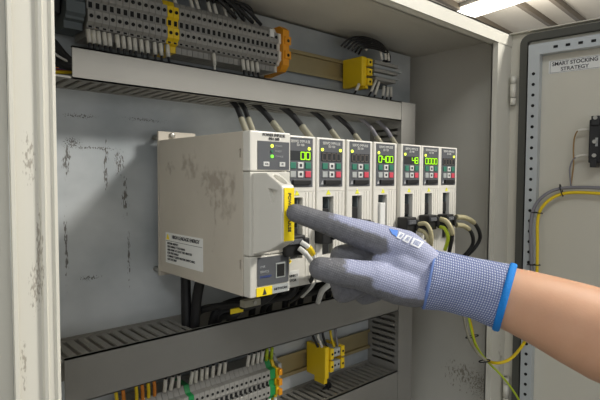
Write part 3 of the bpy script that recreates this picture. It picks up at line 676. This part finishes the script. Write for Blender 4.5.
cable([at(456, 225, .374), at(464, 226, .372), at(471, 232, .375), at(473, 243, .38), at(466, 254, .39), at(455, 262, .41), at(445, 272, .45)], .0028, M_cable, 'inner black cable looping right from the rightmost plug', gS, (.0, .28), M_sig)
cable([at(301, 242, .372), at(309, 248, .366), at(314, 258, .37), at(317, 270, .38), at(312, 285, .41), at(302, 296, .45)], .0026, M_white, 'white cable dropping from the plug beside the power supply', 'cables at the plug beside the power supply', (.18, .34), M_ycable)
cable([at(299, 248, .372), at(306, 254, .366), at(312, 264, .37), at(312, 278, .385), at(303, 292, .42), at(290, 302, .46)], .0022, M_cable, 'black cable dropping from the plug beside the power supply', 'cables at the plug beside the power supply', (0, .35), M_white)
cable([at(331, 272, .40), at(329, 284, .405), at(322, 291, .42), at(318, 302, .47)], .0035, M_white, 'thick white cable below the thumb', None)
# power cables from the upper duct to the tops of the drives
gP = 'power cables from the upper duct to the drive tops'
pc = [((226, 96), (236, 106), (247, 134), .0035), ((233, 96), (243, 106), (254, 134), .0033), ((246, 98), (262, 110), (284, 137), .0040), ((272, 100), (291, 114), (313, 141), .0044), ((304, 105), (322, 119), (341, 144), .0038), ((330, 111), (347, 125), (363, 146), .0038), ((358, 116), (370, 127), (384, 148), .0034), ((374, 118), (385, 128), (399, 149), .0034)]
for i, (a_, b_, c_, r_) in enumerate(pc):
    cable([at(*a_, .555), at(*b_, .538), at((b_[0]*.45+c_[0]*.55), (b_[1]*.55+c_[1]*.45)+2, .520), at(*c_, .500)], r_, M_cable if i < 6 else M_gcable, 'cable running from the upper duct to the drive tops, %s from the left' % ORD[i], gP, (.66, 1.0), M_sleeve, 1.12, 'power_cable')
# cables under the power supply and drives
gB = 'black cables under the power supply and drives'
cable([(.300, .545, -.112), (.302, .548, -.150), (.304, .55, -.21)], .0062, M_cable, 'thick black cable dropping from under the power supply, leftmost', gB, name='power_cable')
cable([(.311, .520, -.112), (.310, .535, -.150), (.311, .545, -.21)], .0062, M_cable, 'thick black cable dropping from under the power supply, right of the leftmost', gB, name='power_cable')
for i in range(9):
    x = .345+.030*i; yq = .46+.012*(i % 3)
    cable([(x+.02, yq-.03, -.1175), (x+.004, yq, -.148), (x-.012, .515, -.160), (x-.028, .545, -.172), (x-.032, .55, -.205)], .0048, M_cable, 'black cable sweeping from under the drives into the middle duct, %s from the left' % ORD[i], gB, name='power_cable')
for i in range(4):
    cable([(.60-.05*i, .50+.01*(i % 2), -.128), (.50-.04*i, .508+.006*i, -.150-.004*i), (.42-.02*i, .525, -.160-.006*i), (.350, .545, -.170-.005*i), (.338, .555, -.215)], .0045, M_cable, 'long black cable lying along the open middle duct, %s from the back' % ORD[i], 'long black cables along the middle duct', name='power_cable')
for i in range(4):
    x = .385+.055*i
    cable([(x, .43, -.1175), (x-.004, .44, -.140), (x-.012, .475, -.152), (x-.02, .535, -.175), (x-.02, .55, -.21)], .0042, M_cable, 'short black cable bending down below the drives, %s from the left' % ORD[i], 'short black cables below the drives', name='power_cable')
tg = at(237.5, 310.5, .485)
MB().box(tg+Vector((-.010, -.001, -.0028)), tg+Vector((.008, .001, .0034)), .0006).build('cable_tag', M_yel, label='small yellow cable tag on the black cables under the power supply', cat='tag')
cl = thing('cable_clamp', 'grey steel clamp hanging under the front edge of the power supply', 'clamp', at(252, 303, .43))
c0 = at(252, 302, .43)
MB().box(c0+Vector((-.012, -.003, -.0045)), c0+Vector((.010, .006, .0035)), .0012).build('clamp_body', M_sleeve, cl)
MB().cyl(c0+Vector((.001, -.003, 0)), c0+Vector((.001, -.005, 0)), .0022, 10).build('screw', M_steel, cl)

# ================================================================ things on the door
def dp(px, py, off=-.014): return D(*(lambda q: (q.x, off, q.z))(dhit(px, py, off)))
b0 = dhit(591.5, 169); b1 = dhit(591.5, 118)
sw = thing('switch_block', 'black switch block with screw terminals mounted on the door inside', 'switch', D(b0.x+.03, 0, b0.z))
dbuild(MB().box((b0.x, -.026, b0.z+.009), (b0.x+.055, -.002, b1.z-.005), .0015), 'switch_body', M_black, sw)
dbuild(MB().box((b0.x+.003, -.030, b0.z+.002), (b0.x+.012, -.004, b0.z+.0145), .001), 'mounting_lug', M_black, sw)
dbuild(MB().box((b0.x+.003, -.030, b1.z-.0145), (b0.x+.014, -.004, b1.z), .001), 'mounting_lug', M_black, sw)
dbuild(MB().box((b0.x+.016, -.034, b0.z+.016), (b0.x+.050, -.024, b1.z-.014), .002), 'switch_cap', M_black, sw)
for z in (b1.z-.003, b0.z+.020, (b0.z+b1.z)/2+.001):
    mb = MB(); mb.cyl((b0.x+.0085, -.0365 if 0 else -.031, z), (b0.x+.0085, -.0290, z), .0030, 12); dbuild(mb, 'screw', M_steel, sw)
dbuild(MB().box((b0.x+.009, -.0275, (b0.z+b1.z)/2-.006), (b0.x+.0125, -.0255, (b0.z+b1.z)/2+.007)), 'rating_mark', M_keygry, sw)
cable([dp(595, 130, -.014), dp(580, 130, -.014), dp(575, 136), dp(573.5, 148), dp(573.5, 165), dp(571, 185, -.012)], .0011, M_copper, 'thin clear-sheathed wire from the upper terminal of the door switch', None, (.04, .26), M_case2, 1.7, 'wire')
cable([dp(595, 155), dp(580, 155.5), dp(573, 160), dp(570, 168), dp(570, 176), dp(571, 186, -.012)], .0013, M_gcable, 'thin grey wire from the lower terminal of the door switch', None, (.04, .30), M_case2, 1.5, 'wire')
cable([dp(680, 193, -.012), dp(640, 191, -.012), dp(600, 188, -.013), dp(575, 187.5, -.013), dp(558, 189, -.014), dp(545, 195, -.019), dp(535, 206, -.021), dp(531, 222, -.021), dp(531, 245, -.021), dp(531.5, 272, -.021), dp(532, 300, -.021), dp(531, 325, -.022)], .0027, M_gcable, 'grey cable curving down the hinge side of the door beside the yellow one', None, name='cable')
cable([dp(680, 199, -.012), dp(640, 197, -.012), dp(600, 193.5, -.013), dp(575, 192.5, -.013), dp(560, 194.5, -.014), dp(548, 201, -.019), dp(540, 211, -.021), dp(537.5, 224, -.021), dp(537.5, 245, -.021), dp(537, 272, -.021), dp(536, 300, -.022), dp(528, 333, -.03), at(522, 346, .36), at(510, 359, .355), at(496, 363, .37), at(484, 358, .40), at(475, 343, .42), at(471, 325, .44), at(466, 305, .46)], .0025, M_ycable, 'yellow cable curving down the door and looping back into the cabinet', None, name='cable')
cable([at(462, 300, .46), at(464, 318, .445), at(469, 338, .425), at(477, 352, .40), at(487, 362, .385)], .0026, M_sleeve, 'grey cable beside the yellow loop at the cabinet side', None, name='cable')
cable([at(466, 300, .455), at(470, 325, .435), at(476, 345, .415), at(487, 361, .39), at(500, 374, .37), at(512, 389, .36), at(524, 408, .35)], .0017, M_gy, 'thin green-yellow earth wire crossing down to the right under the wrist', None, name='wire')
for i, (p, q, lb) in enumerate((((558, 183), (562, 198), 'black cable tie at the bend of the door cables'), ((529, 212), (543, 213.5), 'black cable tie below the bend of the door cables'), ((525, 264.5), (541, 265.5), 'black cable tie on the door cables just above the wrist'))):
    a_, b_ = dp(*p, -.024), dp(*q, -.024); dn = (DW.to_3x3() @ Vector((0, 1, 0)))
    mb = MB(); c_ = (a_+b_)/2; ax = (b_-a_).normalized(); tn = ax.cross(dn).normalized(); pts = []
    hl = (b_-a_).length/2
    if i == 0: c_ = c_+dn*.009; hl *= .8
    else: c_ = c_+dn*.004; hl *= .82
    for k_ in range(17):
        t_ = 2*math.pi*k_/16; pts.append(c_+ax*hl*math.cos(t_)+dn*.0045*math.sin(t_))
    mb.tube(pts, .0009, 6); mb.build('cable_tie', M_black, label=lb, cat='cable tie')
for (px, py, Y, dx, lb) in ((472, 336.5, .432, .010, 'black cable tie near the top of the loose loop below the cuff'), (484.5, 361, .388, .006, 'black cable tie where the earth wire leaves the loop')):
    c_ = at(px, py, Y); pts = [c_+Vector((dx*math.cos(t_), -.006*math.cos(t_), .002*math.cos(t_)))+Vector((0, .004, 0))*math.sin(t_)+Vector((.002, 0, 0))*math.sin(t_) for t_ in [2*math.pi*k_/14 for k_ in range(15)]]
    MB().tube(pts, .0010, 6).build('cable_tie', M_black, label=lb, cat='cable tie')

# ================================================================ the gloved arm
# hand axes: X back along the hand towards the wrist, Y up, Z away from the cabinet; origin at the index fingertip
HO = ray(295.5, 213)*.436
HW = Matrix(((RT.x, UP.x, -FW.x, HO.x), (RT.y, UP.y, -FW.y, HO.y), (RT.z, UP.z, -FW.z, HO.z), (0, 0, 0, 1)))
HI = HW.inverted()
def hp(u, v, wmm): d = .45-wmm/1000; return HI @ (ray(u, v)*d)
def mm(px, wmm=10): return px*(.45-wmm/1000)/FPX

CH = {
 'index': [(295.5, 213, 14, 8.6), (318, 220.5, 15, 9.6), (331, 224.5, 16, 10.6), (347, 230, 17, 12.0), (368, 236, 16, 13.6), (386, 242, 14, 15.0)],
 'index_palm': [(386, 242, 14, 15.0), (405, 248, 12, 16.5), (424, 264, 9, 17.0), (444, 279, 4, 14.0)],
 'thumb': [(320.5, 268.5, 32, 10.4), (330, 270.5, 32, 11.4), (344, 272.5, 31, 12.4), (358, 274.8, 29, 13.0), (374, 277.5, 25, 15.0)],
 'thenar': [(374, 277.5, 25, 15.6), (398, 284, 18, 18.5), (414, 286, 12, 19.5), (444, 281, 4, 14)],
 'middle': [(392, 254, -4, 14.5), (366, 254, -1, 12.2), (342, 256.5, 3, 11.2), (339, 275, 6, 10.4), (343, 292.5, 7, 10.0), (353, 290, 10, 9.0), (364, 285, 8, 9.0)],
 'middle_palm': [(392, 254, -4, 14.5), (418, 268, -6, 17.0), (444, 280, -1, 14.0)],
 'ring': [(396, 262, -22, 13.5), (372, 262, -19, 11.6), (353, 265, -15, 10.6), (356, 280, -9, 10.2), (364.5, 294.5, -6, 9.8), (376, 292, -6, 9.0)],
 'ring_palm': [(396, 262, -22, 13.5), (418, 273, -15, 16.0), (444, 281, -2, 14.0)],
 'little': [(402, 272, -38, 12.0), (384, 274, -34, 10.2), (372, 277, -31, 9.2), (378, 288, -27, 8.8), (388, 293, -24, 8.6)],
 'little_palm': [(402, 272, -38, 12.0), (420, 279, -20, 14.5), (444, 281, -2, 14.0)],
 'web': [(384, 261, 16, 11.0), (400, 264, 15, 16.0), (428, 276, 8, 20.0), (446, 281, 4, 20.0)],
 'palm_fill': [(380, 262, 8, 12.0), (396, 268, 4, 17.0), (422, 277.5, 2, 24.5), (431, 279.5, 3, 25), (446, 281, 4, 22.0)],
 'palm_fill_back': [(386, 274, -4, 13.0), (404, 276, -12, 17.0), (436, 281, -3, 19.0)],
}
mb = MB()
for nm, ch in CH.items():
    P = [hp(*q[:3]) for q in ch]; rs = [q[3]/1000*.97 for q in ch]
    for i in range(len(P)-1): mb.tube([P[i], P[i+1]], 0, 20, [rs[i], rs[i+1]])
    for p, r_ in zip(P, rs): mb.ball(p, r_, 20)
tmp_me = bpy.data.meshes.new('t'); mb.bm.to_mesh(tmp_me); mb.bm.free()
tmp = bpy.data.objects.new('t', tmp_me); C.objects.link(tmp)
rm = tmp.modifiers.new('r', 'REMESH'); rm.mode = 'VOXEL'; rm.voxel_size = .0013
sm = tmp.modifiers.new('s', 'SMOOTH'); sm.factor = .5; sm.iterations = 7
bpy.context.view_layer.update()
gme = bpy.data.meshes.new_from_object(tmp.evaluated_get(bpy.context.evaluated_depsgraph_get())); bpy.data.objects.remove(tmp)
gme.name = 'glove'
for p in gme.polygons: p.use_smooth = True
def seg_d(p, a, b): ab = b-a; t = max(0, min(1, (p-a).dot(ab)/ab.length_squared)); return (p-(a+ab*t)).length, t
att = gme.attributes.new('coating', 'FLOAT', 'POINT')
SEG_ = {nm: [(hp(*ch[i][:3]), hp(*ch[i+1][:3]), ch[i][3]/1000, ch[i+1][3]/1000) for i in range(len(ch)-1)] for nm, ch in CH.items()}
def sstep(a, b, x): t = max(0, min(1, (x-a)/(b-a))); return t*t*(3-2*t)
i_tip, t_tip = hp(295.5, 213, 14), hp(320.5, 268.5, 32)
for v in gme.vertices:
    best, bn = 1e9, None
    for nm, sg_ in SEG_.items():
        for k_, (a_, b_, ra, rb) in enumerate(sg_):
            d_, t_ = seg_d(v.co, a_, b_); d_ -= ra+(rb-ra)*t_
            if d_ < best: best, bn = d_, nm
    n = v.normal; x = v.co.x
    if bn == 'index': c = max(sstep(.75, .25, n.y+.35*(x-.03)/.05), sstep(.048, .016, (v.co-i_tip).length))
    elif bn == 'thumb': c = max(sstep(.25, -.10, n.y), sstep(.030, .014, (v.co-t_tip).length))
    elif bn in ('middle', 'ring', 'little'): c = sstep(.6, .3, n.y) if x > .075 else 1.0
    elif bn in ('thenar', 'web'): c = sstep(-.35, -.65, n.y)
    elif bn in ('palm_fill', 'palm_fill_back') and x < .095: c = 1.0
    else: c = sstep(-.40, -.65, n.y)
    if bn == 'index_palm': c = sstep(-.2, -.6, n.y)
    att.data[v.index].value = c
_b = bmesh.new(); _b.from_mesh(gme); _b.verts.ensure_lookup_table()
_v = [d_.value for d_ in att.data]; _n = [[e.other_vert(v).index for e in v.link_edges] for v in _b.verts]
for _ in range(14): _v = [.4*_v[i]+.6*sum(_v[j] for j in _n[i])/max(1, len(_n[i])) for i in range(len(_v))]
_b.free()
for i, q in enumerate(_v): att.data[i].value = q
# knit with a rubbery grey coating
m = bpy.data.materials.new('knitted_glove'); m.use_nodes = True; nt = m.node_tree; N, L = nt.nodes, nt.links; b = N['Principled BSDF']
def knit(nt, scale, rot=0.0):
    N, L = nt.nodes, nt.links
    tc = N.new('ShaderNodeTexCoord'); mp = N.new('ShaderNodeMapping'); mp.inputs['Rotation'].default_value = (0, 0, rot); mp.inputs['Scale'].default_value = (scale, scale, scale)
    L.new(tc.outputs['Object'], mp.inputs['Vector']); sp = N.new('ShaderNodeSeparateXYZ'); L.new(mp.outputs[0], sp.inputs[0]); out = []
    for k_ in (0, 1):
        s_ = N.new('ShaderNodeMath'); s_.operation = 'SINE'; L.new(sp.outputs[k_], s_.inputs[0])
        a_ = N.new('ShaderNodeMath'); a_.operation = 'MULTIPLY_ADD'; a_.inputs[1].default_value = .5; a_.inputs[2].default_value = .5; L.new(s_.outputs[0], a_.inputs[0]); out.append(a_.outputs[0])
    mu = N.new('ShaderNodeMath'); mu.operation = 'MULTIPLY'; L.new(out[0], mu.inputs[0]); L.new(out[1], mu.inputs[1]); return mu.outputs[0]
k1 = knit(nt, 3300, R(20))
mx = N.new('ShaderNodeMix'); mx.data_type = 'RGBA'; mx.inputs[6].default_value = lin((154, 159, 190)); mx.inputs[7].default_value = lin((192, 196, 216)); L.new(k1, mx.inputs[0])
at_ = N.new('ShaderNodeAttribute'); at_.attribute_name = 'coating'
no = N.new('ShaderNodeTexNoise'); no.inputs['Scale'].default_value = 260; tc = N.new('ShaderNodeTexCoord'); L.new(tc.outputs['Object'], no.inputs['Vector'])
cm = N.new('ShaderNodeMix'); cm.data_type = 'RGBA'; cm.inputs[6].default_value = lin((92, 93, 98)); cm.inputs[7].default_value = lin((128, 128, 133)); L.new(no.outputs['Fac'], cm.inputs[0])
sh = N.new('ShaderNodeMath'); sh.operation = 'MULTIPLY_ADD'; L.new(no.outputs['Fac'], sh.inputs[0]); sh.inputs[1].default_value = .7; L.new(at_.outputs['Fac'], sh.inputs[2])
th = N.new('ShaderNodeMapRange'); th.inputs[1].default_value = .60; th.inputs[2].default_value = .98; L.new(sh.outputs[0], th.inputs[0])
fm = N.new('ShaderNodeMix'); fm.data_type = 'RGBA'; L.new(th.outputs[0], fm.inputs[0]); L.new(mx.outputs[2], fm.inputs[6]); L.new(cm.outputs[2], fm.inputs[7]); L.new(fm.outputs[2], b.inputs['Base Color'])
b.inputs['Roughness'].default_value = .7
bp = N.new('ShaderNodeBump'); bp.inputs['Strength'].default_value = .35; bp.inputs['Distance'].default_value = .0006; L.new(k1, bp.inputs['Height']); L.new(bp.outputs[0], b.inputs['Normal'])
M_glove = m
m = bpy.data.materials.new('checked_knit_cuff'); m.use_nodes = True; nt = m.node_tree; N, L = nt.nodes, nt.links; b = N['Principled BSDF']; b.inputs['Roughness'].default_value = .85
k2 = knit(nt, 3000, R(15)); mr = N.new('ShaderNodeMapRange'); mr.inputs[1].default_value = .12; mr.inputs[2].default_value = .5; L.new(k2, mr.inputs[0])
mx = N.new('ShaderNodeMix'); mx.data_type = 'RGBA'; mx.inputs[6].default_value = lin((108, 120, 164)); mx.inputs[7].default_value = lin((190, 197, 218)); L.new(mr.outputs[0], mx.inputs[0]); L.new(mx.outputs[2], b.inputs['Base Color'])
bp = N.new('ShaderNodeBump'); bp.inputs['Strength'].default_value = .5; bp.inputs['Distance'].default_value = .0008; L.new(k2, bp.inputs['Height']); L.new(bp.outputs[0], b.inputs['Normal'])
M_cuff = m
m = bpy.data.materials.new('skin'); m.use_nodes = True; nt = m.node_tree; N, L = nt.nodes, nt.links; b = N['Principled BSDF']; b.inputs['Roughness'].default_value = .5
tc = N.new('ShaderNodeTexCoord'); no = N.new('ShaderNodeTexNoise'); no.inputs['Scale'].default_value = 45; no.inputs['Detail'].default_value = 6; L.new(tc.outputs['Object'], no.inputs['Vector'])
mx = N.new('ShaderNodeMix'); mx.data_type = 'RGBA'; mx.inputs[6].default_value = lin((202, 152, 120)); mx.inputs[7].default_value = lin((218, 172, 140)); L.new(no.outputs['Fac'], mx.inputs[0]); L.new(mx.outputs[2], b.inputs['Base Color'])
b.inputs['Subsurface Weight'].default_value = .15; b.inputs['Subsurface Scale'].default_value = .006; b.inputs['Subsurface Radius'].default_value = (1, .4, .2)
no2 = N.new('ShaderNodeTexNoise'); no2.inputs['Scale'].default_value = 420; L.new(tc.outputs['Object'], no2.inputs['Vector'])
bp = N.new('ShaderNodeBump'); bp.inputs['Strength'].default_value = .15; bp.inputs['Distance'].default_value = .0006; L.new(no2.outputs['Fac'], bp.inputs['Height']); L.new(bp.outputs[0], b.inputs['Normal'])
M_skin = m

def loft(rings, n=40, extra=0.0, wav=0.0):     # rings in hand axes: (u, v, w, half height px, depth ratio, tilt)
    mb = MB(); RR = []
    for (u, v, w_, hv, ratio, tl) in rings:
        c_ = hp(u, v, w_); e1 = Vector((math.sin(R(tl)), math.cos(R(tl)), 0)); e2 = (HI @ Vector((0, 0, 0))-c_); e2 = (e2-e1*e2.dot(e1)).normalized(); h_ = mm(hv, w_)+extra
        rr_ = []
        for k_ in range(n):
            t_ = 2*math.pi*k_/n; f_ = 1+wav*math.sin(t_*3+u*.2)
            rr_.append(mb.bm.verts.new(HW @ (c_+e1*(h_*math.cos(t_)*f_)+e2*(h_*ratio*math.sin(t_)*f_))))
        RR.append(rr_)
    for i in range(len(RR)-1):
        for k_ in range(n):
            f = mb.bm.faces.new((RR[i][k_], RR[i][(k_+1) % n], RR[i+1][(k_+1) % n], RR[i+1][k_])); f.smooth = True
    mb.bm.faces.new(RR[0]); mb.bm.faces.new(RR[-1])
    bmesh.ops.recalc_face_normals(mb.bm, faces=mb.bm.faces[:]); return mb
def dense(rs, k=4):
    out = []
    for i in range(len(rs)-1):
        for j in range(k):
            t = j/k; out.append(tuple(a_+(b_-a_)*t for a_, b_ in zip(rs[i], rs[i+1])))
    out.append(rs[-1]); return out
# forearm, elbow and upper arm as one body
arm = loft([(440, 281, 4, 15, .9, 14), (470, 287, 5, 26, .9, 15), (496, 294, 6, 29, .92, 17), (518, 301, 8, 32.5, .92, 19), (545, 311, 10, 36.5, .92, 21), (575, 323.5, 14, 41.5, .92, 21), (605, 336, 18, 45.5, .94, 21), (650, 352, 28, 49, .96, 20), (710, 372, 45, 50, 1, 16), (770, 385, 70, 48, 1, 8), (815, 380, 110, 46, 1, -25), (850, 340, 160, 50, 1, -50), (900, 270, 220, 58, 1, -60), (960, 190, 270, 66, 1, -60)], 40)
person = arm.build('person', M_skin, label="person's bare forearm reaching in from the right, gloved finger pointing at the yellow strip", cat='person', origin=None)
# the body and its clothing share the hand's axes
Wp = MW[person.name]; person.data.transform(HI @ Wp); person.matrix_world = HW; MW[person.name] = HW
gme.materials.append(M_glove)
glove = bpy.data.objects.new('glove', gme); C.objects.link(glove); glove.parent = person; MW[glove.name] = HW
glove['label'] = 'blue-grey knitted work glove with grey coated fingers and palm'
cuff_r = [(427, 279.2, 3, 29.0, 1.1, 12), (431, 279.5, 4, 30.0, 1.1, 12), (445, 281.5, 4, 29.4, 1.04, 13), (460, 284.5, 5, 29.4, .96, 14), (476, 288.5, 6, 30, .92, 15), (492, 293, 7, 32, .92, 15.5), (505, 296.6, 7.5, 33.4, .92, 15.5)]
cf = loft(dense(cuff_r, 3), 48, 0, .008).build('knitted_cuff', M_cuff, glove)
cf['label'] = 'checked blue and white knitted cuff'
hm = loft([(501.0, 295.8, 7.5, 33.2, .92, 15.5), (501.5, 296, 7.5, 34.6, .92, 15.5), (504, 296.8, 7.5, 35.4, .92, 15.5), (507.5, 297.8, 7.5, 35.0, .92, 15.5), (508.6, 298.1, 7.5, 33.4, .92, 15.5)], 48).build('cuff_hem', M_hem, glove)
hm['label'] = 'bright blue hem of the cuff'
# seam stitched where the cuff starts
sm_ = loft([(428.5, 279.4, 4, 30.0, 1.1, 12), (430, 279.5, 4, 30.4, 1.1, 12), (431.5, 279.6, 4, 30.0, 1.1, 12)], 48).build('seam', mat('seam_blue', (112, 140, 204), .8), glove)
# print on the back of the hand, laid onto the knit
gb = bmesh.new(); gb.from_mesh(gme); bvh = BVHTree.FromBMesh(gb)
def lay(obj):
    for v in obj.data.vertices:
        d = (HI @ Vector((0, 0, 0))); o_ = d; dir_ = (v.co-o_).normalized()
        h = bvh.ray_cast(o_, dir_)
        if h[0] is not None: v.co = h[0]-dir_*.0005+h[1]*.0002
def patch(name, pts, m_):
    n = 6; vs = []; fs = []
    a_, b_, c_, d_ = [Vector(p) for p in pts]
    for j in range(n+1):
        for i in range(n+1):
            p = (a_.lerp(b_, i/n)).lerp(d_.lerp(c_, i/n), j/n); vs.append(hp(p.x, p.y, 25))
    for j in range(n):
        for i in range(n): q = j*(n+1)+i; fs.append((q, q+1, q+n+2, q+n+1))
    me = bpy.data.meshes.new(name); me.from_pydata(vs, [], fs); me.materials.append(m_); o = bpy.data.objects.new(name, me); C.objects.link(o); o.parent = glove; MW[o.name] = HW; lay(o); return o
patch('print', [(389, 228.5), (398, 230.5), (397, 237), (392, 234)], mat('print_blue', (90, 140, 226), .7))
M_pw = mat('print_white', (232, 234, 240), .7, var=0)
patch('print', [(399.5, 231.5), (405, 234), (400.5, 239.5), (396.5, 237.5)], M_pw)
patch('print', [(406.5, 234.8), (412, 237), (408, 243.5), (402, 240.4)], M_pw)
patch('print', [(413.5, 237.6), (424, 242), (419, 248.5), (410, 244.3)], M_pw)
patch('print_mark', [(415, 239.6), (421.5, 242.4), (418, 246.6), (412.5, 243.8)], mat('print_grey', (150, 158, 186), .7))
patch('print_mark', [(401, 233.6), (403.4, 234.6), (400.4, 237.8), (398.6, 236.8)], mat('print_grey', (150, 158, 186), .7))
patch('print_mark', [(407.6, 236.6), (410.4, 237.8), (407.6, 241.6), (404.6, 240.2)], mat('print_grey', (150, 158, 186), .7))
